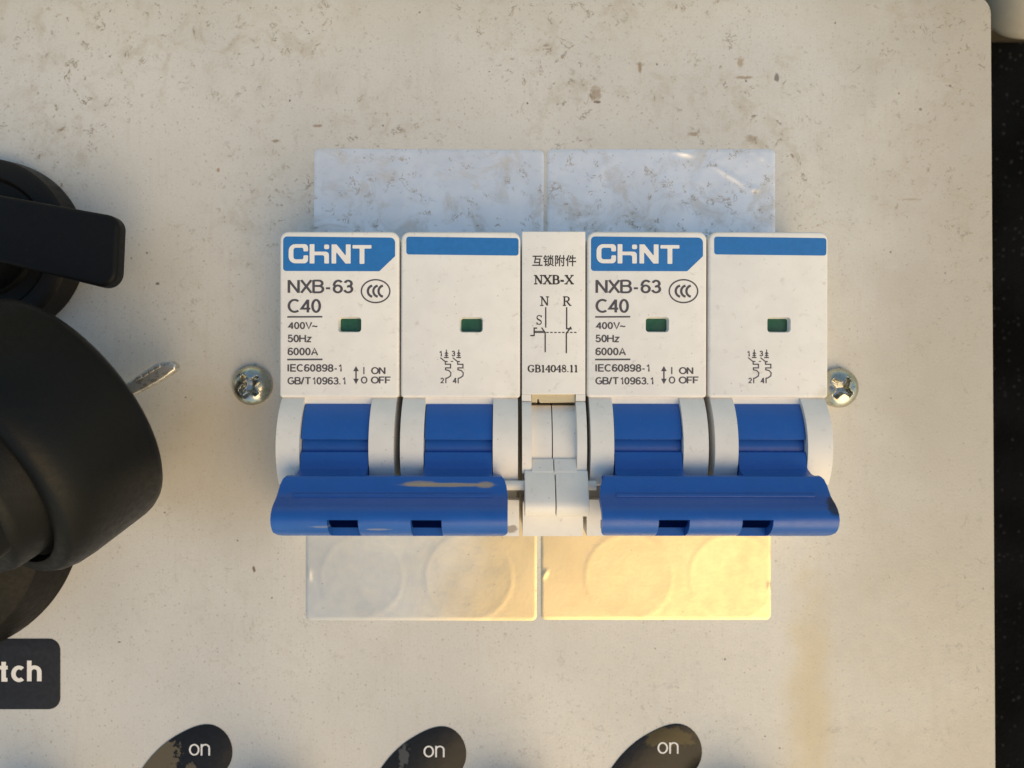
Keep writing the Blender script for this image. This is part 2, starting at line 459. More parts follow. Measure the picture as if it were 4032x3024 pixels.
def mat_foil():
    n = NT('silver_foil')
    y = n.sep()[1]
    # left end of the lower pair kept grey, outside the painted gold reflection
    left_grey = n.ramp(n.math('ADD', n.sep()[0], n.math('MULTIPLY', n.math('SUBTRACT', n.noise(0.06, 4, 0.6, off=17), 0.5), 16)), -18, 2, 1, 0)
    base = n.mul(n.ramp(n.noise(0.12, 3), 0.3, 0.7, 0.94, 1.04), n.mix(n.ramp(y, -6, 6), n.mix(left_grey, (0.70, 0.57, 0.35), (0.66, 0.65, 0.61)), (0.92, 0.92, 0.93)))  # warm reflection on the lower pair painted as a gold base colour
    up = n.ramp(y, -2, 6, 0.0, 1)         # the upper pair collected the dried mud
    f = n.ramp(n.noise(0.16, 8, 0.68, 0.7, off=11), 0.47, 0.66, 0, 0.6)
    col = n.mix(n.math('MULTIPLY', f, up), base, (0.50, 0.47, 0.44))
    w = n.noise(0.42, 8, 0.66, 1.0, off=51)
    band = n.math('SUBTRACT', 1.0, n.ramp(n.math('ABSOLUTE', n.math('SUBTRACT', w, 0.55)), 0.004, 0.03, 0, 1))
    brk = n.ramp(n.noise(0.5, 4, 0.6, off=71), 0.5, 0.64, 0, 0.85)
    mud = n.math('MULTIPLY', n.math('MULTIPLY', band, brk), up)
    col = n.mix(mud, col, (0.27, 0.21, 0.13))
    cl = n.math('MULTIPLY', n.ramp(n.noise(0.9, 5, 0.65, 0.4, off=37), 0.66, 0.72, 0, 0.85), up)
    col = n.mix(cl, col, (0.25, 0.18, 0.10))
    d, cc = n.vor(0.7)
    sepc = n.t.nodes.new('ShaderNodeSeparateColor'); n.l(cc, sepc.inputs[0])
    col = n.mix(n.math('MULTIPLY', n.ramp(d, .05, .11, .6, 0), n.ramp(sepc.outputs[0], .75, .77, 0, 1)), col, (0.25, 0.2, 0.14))
    dm = n.math('MAXIMUM', n.math('MULTIPLY', f, up), n.math('MAXIMUM', mud, cl))
    metal = n.math('MULTIPLY', n.ramp(dm, 0, 0.9, 1, 0.2), n.math('SUBTRACT', n.ramp(y, -6, 6, 0.92, 0.55), n.math('MULTIPLY', n.math('MULTIPLY', left_grey, n.ramp(y, -6, 6, 1, 0)), 0.35)))
    rough = n.ramp(n.noise(0.5, 5, 0.6), 0.3, 0.7, 0.34, 0.42)
    n.bump(n.math('ADD', n.noise(1.6, 4, 0.6), n.math('MULTIPLY', n.noise(0.13, 2, 0.4), 1.5)), 0.02, 0.6)
    return n.done(col, rough, metal)
FOIL = mat_foil()

def mat_zinc():
    n = NT('zinc_plated_steel')
    col = n.mix(n.ramp(n.noise(0.7, 5, 0.6), 0.35, 0.7, 0, 1), (0.50, 0.50, 0.47), (0.40, 0.385, 0.29))
    dirt = n.ramp(n.noise(1.1, 4, 0.6, off=4), 0.58, 0.75, 0, .5)
    col = n.mix(dirt, col, (0.09, 0.07, 0.05))
    n.bump(n.noise(1.5, 2), 0.015, 0.5)
    return n.done(col, n.ramp(n.noise(1, 3), 0.3, 0.7, 0.20, 0.30), 0.95)
ZINC = mat_zinc()

# ------------------------------------------------------------------ setting
# black cloth far below the panel
def mat_cloth():
    n = NT('black_felt')
    d, cc = n.vor(0.9)
    sepc = n.t.nodes.new('ShaderNodeSeparateColor'); n.l(cc, sepc.inputs[0])
    col = n.mix(n.math('MULTIPLY', n.ramp(d, .1, .35, 1, 0), n.ramp(sepc.outputs[0], .68, .8, 0, 1)), n.mul(n.ramp(n.noise(0.05, 5), .4, .65, .3, 1.5), (0.0025, 0.0028, 0.0035)), (0.035, 0.033, 0.036))
    n.bump(n.noise(1.2, 5, 0.7), 0.5)
    return n.done(col, 0.9, 0, 0.1)
g = G()
N = 40
for i in range(N + 1):
    for j in range(N + 1):
        x = -600 + 1200 * i / N; y = -600 + 1200 * j / N
        g.v.append((x, y, -55 + 2.5 * math.sin(x * .05 + y * .021) + 1.5 * math.sin(y * .083 - x * .03)))
for i in range(N):
    for j in range(N):
        a = i * (N + 1) + j; g.f.append((a, a + N + 1, a + N + 2, a + 1))
o = link('ground', g, mat_cloth(), fix=False); o['kind'] = 'structure'

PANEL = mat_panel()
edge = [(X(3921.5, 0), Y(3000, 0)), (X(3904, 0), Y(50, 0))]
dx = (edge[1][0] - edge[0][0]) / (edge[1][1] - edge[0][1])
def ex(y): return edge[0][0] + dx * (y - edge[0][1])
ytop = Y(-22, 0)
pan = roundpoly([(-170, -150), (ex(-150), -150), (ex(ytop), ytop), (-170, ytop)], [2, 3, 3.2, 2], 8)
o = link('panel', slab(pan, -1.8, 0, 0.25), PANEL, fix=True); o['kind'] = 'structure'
# side of the enclosure below the face plate, set back from its rim
o = link('enclosure_wall', box(-168, ex(0) - 5.5, -148, ytop - 5, -54, -1.8), mat_flat('dark_steel', (0.02, 0.02, 0.022), 0.5)); o['kind'] = 'structure'

# ------------------------------------------------------------------ foil stickers
def sticker(px0, py0, px1, py1, circles, creases, label, tilt=0):
    x0, y0, _ = P(px0, py1, 0); x1, y1, _ = P(px1, py0, 0)
    cx, cy = (x0 + x1) / 2, (y0 + y1) / 2
    nx, ny = 150, 110
    R = 0.9
    def h(x, y):
        z = 0.085
        for (ax, ay, r) in circles:
            d = math.hypot(x - ax, y - ay)
            t = max(0, min(1, (r + 0.35 - d) / 0.9)); t = t * t * (3 - 2 * t)
            z += 0.012 * t
            z += 0.018 * math.exp(-((d - r - 0.2) / 0.4) ** 2) - 0.06 * max(0.0, 1 - (d / r) ** 2)
            z += 0.003 * t * math.sin(x * 1.1 + ay) * math.cos(y * .9 + ax)
        for (ax, ay, bx, by, hh, ww) in creases:
            A = Vector((ax, ay)); B = Vector((bx, by)); p = Vector((x, y))
            u = max(0, min(1, (p - A).dot(B - A) / (B - A).length_squared)); d = (p - (A + (B - A) * u)).length
            z += hh * math.exp(-(d / ww) ** 2) * math.sin(math.pi * min(1, max(0.0, u * .96 + .02)))
        z += 0.006 * math.sin(x * .31 + y * .2) + 0.003 * math.sin(y * .53 - x * .17)
        return max(z, 0.022)
    g = G(); idx = {}
    for i in range(nx + 1):
        for j in range(ny + 1):
            x = x0 + (x1 - x0) * i / nx; y = y0 + (y1 - y0) * j / ny
            # pull the corner vertices onto a rounded corner
            qx = min(x - x0, x1 - x); qy = min(y - y0, y1 - y)
            if qx < R and qy < R:
                d = math.hypot(R - qx, R - qy)
                m = max(R - qx, R - qy)
                s = m / d if d > 0 else 1
                sx = 1 if x < cx else -1; sy = 1 if y < cy else -1
                bx = x0 + R if sx > 0 else x1 - R; by = y0 + R if sy > 0 else y1 - R
                x = bx + (x - bx) * s; y = by + (y - by) * s
            rim = min(x - x0, x1 - x, y - y0, y1 - y)
            z = h(x, y)
            idx[i, j] = len(g.v); g.v.append((x, y, z if 0 < i < nx and 0 < j < ny else 0.02))
    for i in range(nx):
        for j in range(ny):
            g.f.append((idx[i, j], idx[i + 1, j], idx[i + 1, j + 1], idx[i, j + 1]))
    if tilt:
        g.move((-cx, -cy, 0)).xf(Matrix.Rotation(math.radians(tilt), 4, 'Z')).move((cx, cy, 0))
    o = link('foil_sticker', g, FOIL, origin=(0, 0, 0), smooth=60, fix=False)
    return tag(o, label, 'sticker', 'silver foil stickers behind the breakers')

def cpx(l): return [(X(a, 0), Y(b, 0), r) for a, b, r in l]
def spx(l): return [(X(a, 0), Y(b, 0), X(c, 0), Y(d, 0), h, w) for a, b, c, d, h, w in l]
sticker(1235, 588, 2139, 1450, cpx([(1430, 775, 6.6), (1850, 778, 6.6)]), spx([(1250, 925, 1340, 850, .09, .25), (1240, 650, 1225, 600, .1, .4)]),
        'silver foil sticker above the left breaker, speckled with dried brown mud', -0.4)
sticker(2155, 588, 3052, 1450, cpx([(2480, 785, 7.0), (2900, 785, 7.0)]), spx([(2640, 590, 2740, 615, .22, .4), (2790, 640, 2950, 740, .16, .35), (2950, 740, 2995, 750, .16, .4), (2980, 600, 3010, 640, .12, .3)]),
        'silver foil sticker above the right breaker with creased wrinkles near its top right corner', 0.05)
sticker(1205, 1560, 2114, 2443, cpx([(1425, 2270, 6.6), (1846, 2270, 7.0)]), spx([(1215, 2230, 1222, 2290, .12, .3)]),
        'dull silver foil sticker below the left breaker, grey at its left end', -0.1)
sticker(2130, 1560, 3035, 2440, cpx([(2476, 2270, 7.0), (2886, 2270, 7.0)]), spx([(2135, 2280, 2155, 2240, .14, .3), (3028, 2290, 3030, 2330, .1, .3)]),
        'reflecting foil sticker below the right breaker, its golden glow tinted into the colour', 0.0)

# ------------------------------------------------------------------ breakers
ZF = 13.0
S = (H - ZF) / F      # mm per photo pixel on the breaker face
CY, CZ, RC = -9.4, 5.9, 9.9          # axis and radius of the round cheeks (y, z)

def arc(y_from, y_to, r, n=14):
    a0 = math.asin(max(-1, min(1, (y_from - CY) / r))); a1 = math.asin(max(-1, min(1, (y_to - CY) / r)))
    return [(CY + r * math.sin(a0 + (a1 - a0) * k / n), CZ + r * math.cos(a0 + (a1 - a0) * k / n)) for k in range(n + 1)]

def lx(px): return (px - 1100) * S         # px of the left breaker -> local x
def ly(py): return -(py - 1512) * S
ZT = ZF + 0.03

W = 17.95
PITCH = 18.25
def pole_front(x):
    top = 22.95; bot = -2.03
    o = roundpoly([(x, bot), (x + W, bot), (x + W, top), (x, top)], [0.5, 0.5, 1.25, 1.25], 5)
    return o

def build_breaker():
    root = thing('circuit_breaker', '', 'circuit breaker', (0, 0, 0), 'two pole circuit breakers on the panel')
    for k in (0, 1):
        x = k * PITCH
        wx0, wx1 = (lx(1330), lx(1422)) if k == 0 else (lx(1809), lx(1901))
        hole = roundpoly(rect(wx0, ly(1308), wx1, ly(1247)), 0.5, 4)
        h = slab(pole_front(x), 4, ZF, 0.35, [hole], 1.15, 0.22)
        # body behind the cheeks and lower lip
        h.add(*(lambda q: (q.v, q.f))(box(x + .15, x + W - .15, -23.0, 22.6, 0, 5.0)))
        h.add(*(lambda q: (q.v, q.f))(box(x + .12, x + W - .12, -23.1, -17.6, 4.9, 11.6)))
        link('housing', h, WHITE, root)
        gl = slab(roundpoly(rect(x + 3.6, -3.15, x + 14.0, -1.5), 0.1, 2), 5, ZF - .55, 0.15)
        link('ledge', gl, PWHITE, root)
        # bottom strip between cheek and lip
        for (a, b) in ((0.28, 3.72), (13.9, 17.6)):
            pr = [(-1.85, 5.0), (-1.85, 12.2)] + arc(-2.3, -14.9, RC, 16) + [(-15.4, 12.0), (-15.6, 5.0)]
            link('cheek', xprism(pr, x + a, x + b), CHEEK, root, bevel=0.28, seg=3)
        sb = xprism([(-15.2, 5), (-15.2, 9.3), (-17.7, 9.3), (-17.7, 5)], x + .3, x + 17.6)
        link('lower_body', sb, LOWER, root, bevel=0.2)
        link('indicator_window', slab(roundpoly(rect(wx0 + .1, ly(1308) + .1, wx1 - .1, ly(1247) - .1), 0.3, 3), ZF - 1.6, ZF - 1.0, 0.1), GREEN, root)
        # toggle drum with its groove and neck
        a1 = arc(-3.0, -8.15, 9.25, 8)
        pr = [(-2.7, 6)] + a1 + [(-8.25, a1[-1][1] - .95)] + [(p[0], p[1] - .75) for p in arc(-8.3, -9.95, 9.25, 3)[1:]] + \
             [(-10.05, 15.1), (-10.6, 15.45), (-11.6, 15.5), (-12.4, 15.9), (-12.95, 17.2), (-13.1, 18.6), (-15.0, 18.6), (-15.0, 10), (-12.5, 6)]
        tg = xprism(pr, x + 3.85, x + 13.8)
        link('toggle', tg, BLUE, root, bevel=0.12)
    # prints -----------------------------------------------------------
    plate = roundpoly([(lx(1114), ly(1067)), (lx(1493), ly(1067.5)), (lx(1555), ly(1008)), (lx(1555), ly(935)), (lx(1114), ly(931))], [.45, .35, .1, .75, .6], 5)
    bp = link('brand_plate', sheet(plate, ZF + .02), PBLUE, root, fix=True)
    g = G()
    def Q(pts): return [(lx(1060 + .2712 * a), ly(880 + .2712 * b)) for a, b in pts]
    c_out = roundpoly(Q([(280, 300), (562, 300), (562, 405), (495, 405), (495, 352), (350, 352), (350, 520), (495, 520), (495, 462), (562, 462), (562, 578), (280, 578)]),
                      [1.0, .75, .15, .15, .25, .35, .35, .25, .15, .15, .75, 1.0], 5)
    hh = roundpoly(Q([(585, 300), (655, 300), (655, 408), (865, 408), (865, 580), (798, 580), (798, 460), (655, 460), (655, 580), (585, 580)]), [.1, .1, .05, .5, .1, .1, .3, .05, .1, .1], 4)
    dot = roundpoly(Q([(795, 305), (868, 305), (868, 372), (795, 372)]), .22, 4)
    nn = roundpoly(Q([(903, 303), (975, 303), (1110, 470), (1110, 303), (1180, 303), (1180, 580), (1105, 580), (970, 412), (970, 580), (903, 580)]), .06, 2)
    tt = roundpoly(Q([(1207, 312), (1482, 312), (1482, 362), (1380, 362), (1380, 585), (1310, 585), (1310, 362), (1207, 362)]), .1, 2)
    for p in (c_out, hh, dot, nn, tt): g.add(*cap([ccw(p)], ZF + .045))
    lo = link('brand_lettering', g, PWHITE, root, fix=False); lo.parent = bp
    st = roundpoly([(lx(1599), ly(1001)), (lx(2041), ly(1005)), (lx(2041), ly(936)), (lx(1599), ly(931))], .4, 5)
    link('blue_stripe', sheet(st, ZF + .02), PBLUE, root, fix=True)
    g = G()
    def T(s, a, b, c, d, wgt=0.17): text(g, s, lx(a), lx(b), ly(d), ly(c), ZT, 0, wgt)
    T('NXB-63', 1132, 1391, 1101, 1155, .15); T('C40', 1132, 1264, 1177, 1232, .15)
    T('400V~', 1132, 1251, 1268, 1297); T('50Hz', 1132, 1229, 1318, 1348); T('6000A', 1132, 1253, 1368, 1399)
    T('IEC60898-1', 1132, 1346, 1433, 1464); T('GB/T 10963.1', 1132, 1361, 1484, 1514)
    ribbon(g, [(lx(1433), ly(1473)), (lx(1433), ly(1445))], 4.6 * S, ZT); T('ON', 1461, 1518, 1445, 1473); T('O', 1421, 1447, 1482, 1510); T('OFF', 1460, 1538, 1482, 1510)
    ribbon(g, [(lx(1131), ly(1248)), (lx(1269), ly(1247))], 6 * S, ZT); ribbon(g, [(lx(1131), ly(1416)), (lx(1270), ly(1415))], 6 * S, ZT)
    link('lettering', g, INK, root, fix=False)
    g = G()
    ribbon(g, [(lx(1402), ly(1458)), (lx(1402), ly(1495))], 5.5 * S, ZT)
    g.add([(lx(1391), ly(1461), ZT), (lx(1413), ly(1461), ZT), (lx(1402), ly(1441), ZT)], [(0, 1, 2)])
    g.add([(lx(1391), ly(1491), ZT), (lx(1402), ly(1512), ZT), (lx(1413), ly(1491), ZT)], [(0, 1, 2)])
    link('switch_arrow', g, INK, root, fix=False)
    g = G()
    cx, cy = lx(1478.5), ly(1146)
    ribbon(g, [(cx + 56 * S * math.cos(t * math.pi / 24), cy + 45 * S * math.sin(t * math.pi / 24)) for t in range(48)], 5.5 * S, ZT, True)
    for ox in (1450, 1471.5, 1492):
        ribbon(g, [(lx(ox + 19 - 21 * math.cos(t)), cy + 22 * S * math.sin(t)) for t in [(-80 + 16 * i) * math.pi / 180 for i in range(11)]], 9 * S, ZT)
    link('certification_mark', g, INK, root, fix=False)
    g = G()
    def D(pts): return [(lx(1540 + .434 * a), ly(880 + .434 * b)) for a, b in pts]
    for ox, d1, d2 in ((0, '1', '2'), (112, '3', '4')):
        text(g, d1, *(lambda a, b: (a[0][0], a[1][0], a[1][1], a[0][1]))(D([(437 + ox, 1152), (462 + ox + (8 if ox else 0), 1203)]), 0), ZT, .02, .18)
        text(g, d2, *(lambda a, b: (a[0][0], a[1][0], a[1][1], a[0][1]))(D([(445 + ox, 1397), (481 + ox, 1447)]), 0), ZT, .02, .18)
        w = 4.3 * S
        ribbon(g, D([(502 + ox, 1142), (502 + ox, 1215)]), 3.6 * S, ZT)
        ribbon(g, D([(480 + ox, 1214), (522 + ox, 1214)]), w, ZT)
        for yy in (1172, 1192): 
            q = D([(483 + ox, yy + 8), (521 + ox, yy + 8), (502 + ox, yy - 14)]); g.add([(a, b, ZT) for a, b in q], [(0, 1, 2)])
        ribbon(g, D([(447 + ox, 1215), (492 + ox, 1252)]), w, ZT)
        ribbon(g, D([(512 + ox, 1250), (492 + ox, 1250), (492 + ox, 1275), (540 + ox, 1275), (540 + ox, 1308), (494 + ox, 1308), (494 + ox, 1325), (525 + ox, 1332), (543 + ox, 1352), (540 + ox, 1380), (515 + ox, 1398), (497 + ox, 1403), (497 + ox, 1447)]), w, ZT)
    ribbon(g, D([(542, 1249), (563, 1249)]), 3.2 * S, ZT)
    link('circuit_diagram', g, INK, root, fix=False)
    return root

# handle: a hollow shell extruded along x with two slots in its belly
def build_handle(root, mat, x0=-0.0):
    outer = [(-13.45, 16.2), (-13.25, 17.6), (-13.05, 18.5), (-13.15, 19.0), (-13.5, 19.25), (-14.3, 19.6), (-15.1, 20.0), (-15.7, 20.35), (-16.1, 20.95), (-16.6, 21.9), (-17.2, 22.7), (-17.9, 23.2),
             (-18.6, 23.35), (-19.3, 23.2), (-20.0, 22.75), (-20.6, 22.05), (-21.1, 21.1), (-21.4, 20.1), (-21.5, 19.0), (-21.35, 17.0), (-21.2, 15.0)]
    hole_rows = range(12, 17)      # profile cells with slots
    th = 1.15
    n = len(outer); inner = []
    for i in range(n):
        a = Vector(outer[max(i - 1, 0)]); b = Vector(outer[min(i + 1, n - 1)]); d = (b - a).normalized()
        inner.append((outer[i][0] + d.y * th * (1 if True else 0), outer[i][1] - d.x * th * -1 if False else outer[i][1] + (-d.x) * -th))
    # inward normal of a profile running downwards in y with the camera at +z
    inner = []
    for i in range(n):
        a = Vector(outer[max(i - 1, 0)]); b = Vector(outer[min(i + 1, n - 1)]); d = (b - a).normalized()
        nrm = Vector((d.y, -d.x))
        if nrm.y > 0 and i < n - 4 and i > 3: nrm = -nrm
        c = Vector((-17.6, 17.0)) - Vector(outer[i])
        if nrm.dot(c) < 0: nrm = -nrm
        inner.append((outer[i][0] + nrm.x * th, outer[i][1] + nrm.y * th))
    L = 32.5
    sl = [(lx(1305) * .955 + .55, 0)]
    s0, s1 = 7.75, 12.0; s2, s3 = 19.2, 23.45
    xs = [0, .35, .8, s0 / 2, s0, s0 + .25, (s0 + s1) / 2, s1 - .25, s1, 15, s2, s2 + .25, (s2 + s3) / 2, s3 - .25, s3, 28, L - .8, L - .35, L]
    def ins(i):   # end inset by profile index: rounds the top and bottom corners
        if i <= 2: return 0.95
        if i == 3: return 0.85
        if i == 4: return 0.5
        if i == 5: return 0.22
        if i == 6: return 0.08
        if i >= 17: return 0.7
        if i == 16: return 0.35
        return 0
    def vx(k, i):
        x = xs[k]; s = ins(i)
        return x + s * (1 - x / 3) if x < 3 else (x - s * (1 - (L - x) / 3) if x > L - 3 else x)
    m = len(xs); v = []; f = []
    for k in range(m):
        for i in range(n): v.append((x0 + vx(k, i), outer[i][0], outer[i][1]))
    for k in range(m):
        for i in range(n): v.append((x0 + vx(k, i), inner[i][0], inner[i][1]))
    O = lambda k, i: k * n + i
    I = lambda k, i: m * n + k * n + i
    def open_(k, i): 
        if k < 0 or i < 0 or k >= m - 1 or i >= n - 1: return True
        c = (xs[k] + xs[k + 1]) / 2
        return i in hole_rows and (s0 < c < s1 or s2 < c < s3)
    for k in range(m - 1):
        for i in range(n - 1):
            if open_(k, i): continue
            f.append((O(k, i), O(k, i + 1), O(k + 1, i + 1), O(k + 1, i)))
            f.append((I(k, i), I(k + 1, i), I(k + 1, i + 1), I(k, i + 1)))
            if open_(k - 1, i): f.append((O(k, i), I(k, i), I(k, i + 1), O(k, i + 1)))
            if open_(k + 1, i): f.append((O(k + 1, i), O(k + 1, i + 1), I(k + 1, i + 1), I(k + 1, i)))
            if open_(k, i - 1): f.append((O(k, i), O(k + 1, i), I(k + 1, i), I(k, i)))
            if open_(k, i + 1): f.append((O(k, i + 1), I(k, i + 1), I(k + 1, i + 1), O(k + 1, i + 1)))
    g = G().add(v, f)
    # back wall that closes the hollow
    g.add(*(lambda q: (q.v, q.f))(box(x0 + .9, x0 + L - .9, -21.0, -13.6, 14.6, 15.6)))
    h = link('handle', g, mat, root, smooth=40)
    # raised bead
    b = G()
    r = 0.26
    pts = []
    for k in range(7): 
        a = math.pi * k / 6; pts.append((-15.72 + r * 1.1 * math.cos(a), 20.38 + r * math.sin(a)))
    pr = pts + [(-16.0, 20.1), (-15.4, 20.0)]
    link('grip_ridge', xprism(pr, x0 + 2.3, x0 + L - 2.3), mat, h, bevel=0)
    return h

def place(root, px, rot=0.0):
    root.location = ((px - 2016) * S * MM, 0, 0)
    root.rotation_euler = (0, 0, math.radians(rot))

HX = 1.9     # left end of the handle in breaker coordinates
b1 = build_breaker()
# a copy for the second breaker, part by part, sharing meshes
b2 = b1.copy(); C.objects.link(b2)
for ch in list(b1.children):
    c = ch.copy(); C.objects.link(c); c.parent = b2
    for gch in ch.children:
        d = gch.copy(); C.objects.link(d); d.parent = c
dust = (0.36, 0.29, 0.19)
build_handle(b1, blue('blue_plastic_dusty', [(25.6, -14.25, 6.0, .26, dust, .85, .5), (22.0, -14.1, 2.2, .36, dust, .7, .9), (31.2, -14.25, 1.2, .42, dust, .75, .5), (9.3, -19.6, 1.8, .16, (.25, .27, .33), .5, 1.2), (16.6, -20.0, 1.6, .14, (.3, .3, .33), .5, 1.2)]), HX)
build_handle(b2, blue('blue_plastic_smudged', [(33.4, -17.0, 1.0, 1.2, (0.012, 0.014, 0.02), .85, .8)]), HX - .8)
place(b1, 1100, -0.1); place(b2, 2312, -0.1)
b1['label'] = 'left circuit breaker, blue handle carrying a tan dust streak'
b2['label'] = 'right circuit breaker, blue handle with a dark smudge on its end'

# ------------------------------------------------------------------ interlock module
it = thing('interlock_module', 'narrow white interlock module between the two circuit breakers', 'interlock', (0, 0, 0))
place(it, 2055, 0.0)
def ix(px): return (px - 2055) * S
IW = ix(2305)
body = slab(roundpoly(rect(0, ly(1553), IW, ly(911)), [.1, .1, .12, .12], 2), 4, ZF, 0.12)
body.add(*(lambda q: (q.v, q.f))(box(.1, IW - .1, -23.1, 22.5, 0, 5.0)))
body.add(*(lambda q: (q.v, q.f))(box(.15, IW - .25, -23.1, -17.9, 4.9, 11.8)))
link('housing', body, WHITE, it)
for a, b in ((0, ix(2092)), (ix(2267), IW)):
    pr = [(-1.55, 5), (-1.55, ZF), (-2.55, ZF - .05), (-2.6, 12.55)] + arc(-2.8, -13.2, RC - .15, 14) + [(-13.4, 5)]
    link('cheek', xprism(pr, a, b), CHEEK, it, bevel=0.1)
lip = slab(roundpoly([(ix(2092), -2.85), (ix(2115), -2.85), (ix(2117), -2.25), (ix(2121), -2.25), (ix(2124), -2.85), (ix(2267), -2.85), (ix(2267), -1.5), (ix(2092), -1.5)], [.02, .02, .08, .08, .3, .02, .02, .02], 3), 10.5, 12.6, 0.1)
link('recess_lip', lip, mat_plastic('yellowed_plastic', (0.62, 0.52, 0.33), 0.5), it)
for a, b, c, d in ((2093, 2171.5, 2063, 2183), (2175.5, 2268, 2187, 2315)):
    # drum half
    pr = [(-2.6, 5.5)] + arc(-3.3, -13.4, 8.2, 14) + [(-13.6, 5.5)]
    link('lever_drum', xprism(pr, ix(a), ix(b)), CHEEK, it, bevel=0.08)
    # lever half: neck widening into a rounded pad nearer the camera
    x0, x1 = (ix(c) * .965 + .06, ix(2182.5) * .965 + .06) if a < 2100 else (ix(2186.5) * .965 + .06, ix(2315) * .965 + .06)
    xa, xb = (ix(2093) * .98, ix(2176)) if a < 2100 else (ix(2179.5), ix(2270) * .985)
    neck = xprism([(-11.1, 13.9), (-11.15, 14.3), (-12.9, 15.6), (-13.4, 15.6), (-13.4, 12), (-11.1, 12)], xa, xb)
    pr = [(-12.75, 12.0), (-12.75, 15.3), (-13.0, 15.6), (-14.2, 16.4), (-15.6, 17.35), (-16.8, 18.1), (-17.4, 18.3), (-18.0, 18.2), (-18.6, 17.8), (-19.1, 17.1), (-19.35, 16.2), (-19.3, 15.2), (-18.8, 12.5)]
    neck.add(*(lambda q: (q.v, q.f))(xprism(pr, x0, x1)))
    link('lever', neck, CHEEK, it, bevel=0.1, smooth=30)
cy = lathe([(0.72, 0), (0.72, 13.8)], 20, Matrix.Translation((-2.9, -14.95, 15.2)) @ Matrix.Rotation(math.radians(90), 4, 'Y'))
link('connecting_pin', cy, CHEEK, it)

# printing of the interlock: a small serif stroke font
def serif(g, s, x0, x1, y0, y1, z, tw, tn, gap=0.22):
    hgt = y1 - y0
    def A(cx, cy, rx, ry, a0, a1, n=10): return [(cx + rx * math.cos(math.radians(a0 + (a1 - a0) * i / n)), cy + ry * math.sin(math.radians(a0 + (a1 - a0) * i / n))) for i in range(n + 1)]
    L = {
        'N': (.8, [('n', [(.15, 0), (.15, 1)]), ('w', [(.15, 1), (.66, 0)]), ('n', [(.66, 0), (.66, 1)]), ('s', .15, 0, .3), ('s', .1, 1, .22), ('s', .66, 1, .28)]),
        'X': (.8, [('w', [(.12, 1), (.68, 0)]), ('n', [(.68, 1), (.12, 0)]), ('s', .12, 0, .28), ('s', .68, 0, .3), ('s', .14, 1, .3), ('s', .66, 1, .28)]),
        'B': (.7, [('w', [(.17, 0), (.17, 1)]), ('n', [(.05, 1), (.38, 1)] + A(.38, .76, .18, .24, 90, -90) + [(.17, .52)]), ('n', [(.38, .52)] + A(.4, .26, .22, .26, 90, -90) + [(.05, 0)]), ('w', A(.38, .76, .18, .22, 50, -50, 5)), ('w', A(.4, .26, .22, .24, 50, -50, 5))]),
        'R': (.78, [('w', [(.17, 0), (.17, 1)]), ('n', [(.05, 1), (.38, 1)] + A(.38, .75, .19, .25, 90, -90) + [(.17, .5)]), ('w', A(.38, .75, .19, .23, 50, -50, 5)), ('w', [(.36, .5), (.66, 0)]), ('s', .17, 0, .28), ('s', .7, 0, .16)]),
        'S': (.6, [('n', A(.3, .76, .2, .23, 20, 200)), ('w', [(.12, .7), (.18, .58), (.4, .44), (.48, .32)]), ('n', A(.3, .25, .2, .24, 20, -160)), ('n', [(.5, 1), (.5, .78)]), ('n', [(.1, 0), (.1, .24)])]),
        'G': (.8, [('w', A(.42, .5, .32, .48, 130, 230, 8)), ('n', A(.42, .5, .32, .48, 130, 40, 8)), ('n', A(.42, .5, .32, .48, 230, 310, 8)), ('w', [(.64, .4), (.64, .08)]), ('s', .62, .42, .3), ('n', [(.66, 1), (.66, .72)])]),
        '1': (.5, [('w', [(.26, 0), (.26, 1)]), ('s', .26, 0, .3), ('n', [(.1, .86), (.26, 1)])]),
        '4': (.6, [('w', [(.42, 0), (.42, 1)]), ('n', [(.42, 1), (.04, .32), (.58, .32)]), ('s', .42, 0, .26)]),
        '0': (.6, [('w', A(.3, .5, .22, .48, 120, 240, 8)), ('w', A(.3, .5, .22, .48, -60, 60, 8)), ('n', A(.3, .5, .22, .48, 60, 120, 4)), ('n', A(.3, .5, .22, .48, 240, 300, 4))]),
        '8': (.6, [('n', A(.3, .76, .18, .23, 0, 360, 14)), ('n', A(.3, .27, .22, .26, 0, 360, 14)), ('w', [(.16, .68), (.44, .38)])]),
        '.': (.3, [('w', [(.12, 0), (.12, .12)])]),
        '-': (.45, [('w', [(.06, .36), (.38, .36)])]),
    }
    tot = sum(L[c][0] for c in s)
    k = (x1 - x0) / tot; cx = x0
    for c in s:
        wd, st = L[c]
        for q in st:
            if q[0] == 's': ribbon(g, [(cx + (q[1] - q[3] / 2) * k, y0 + q[2] * hgt), (cx + (q[1] + q[3] / 2) * k, y0 + q[2] * hgt)], tn, z)
            else: ribbon(g, [(cx + a * k, y0 + b * hgt) for a, b in q[1]], tw if q[0] == 'w' else tn, z)
        cx += wd * k
g = G()
text(g, '\u4e92\u9501\u9644\u4ef6', ix(2096), ix(2269), ly(1049), ly(1004), ZT, .012)
serif(g, 'NXB-X', ix(2103), ix(2259), ly(1118), ly(1085), ZT, .30, .16)
serif(g, 'N', ix(2127), ix(2162), ly(1203), ly(1169), ZT, .23, .15)
serif(g, 'R', ix(2215), ix(2250), ly(1203), ly(1169), ZT, .23, .15)
serif(g, 'S', ix(2110), ix(2136), ly(1278), ly(1242), ZT, .2, .13)
serif(g, 'GB14048.11', ix(2077), ix(2277), ly(1465), ly(1438), ZT, .23, .13)
link('lettering', g, INKB, it, fix=False)
g = G()
def E(pts): return [(ix(1540 + .434 * a), ly(880 + .434 * b)) for a, b in pts]
w = 5.0 * S
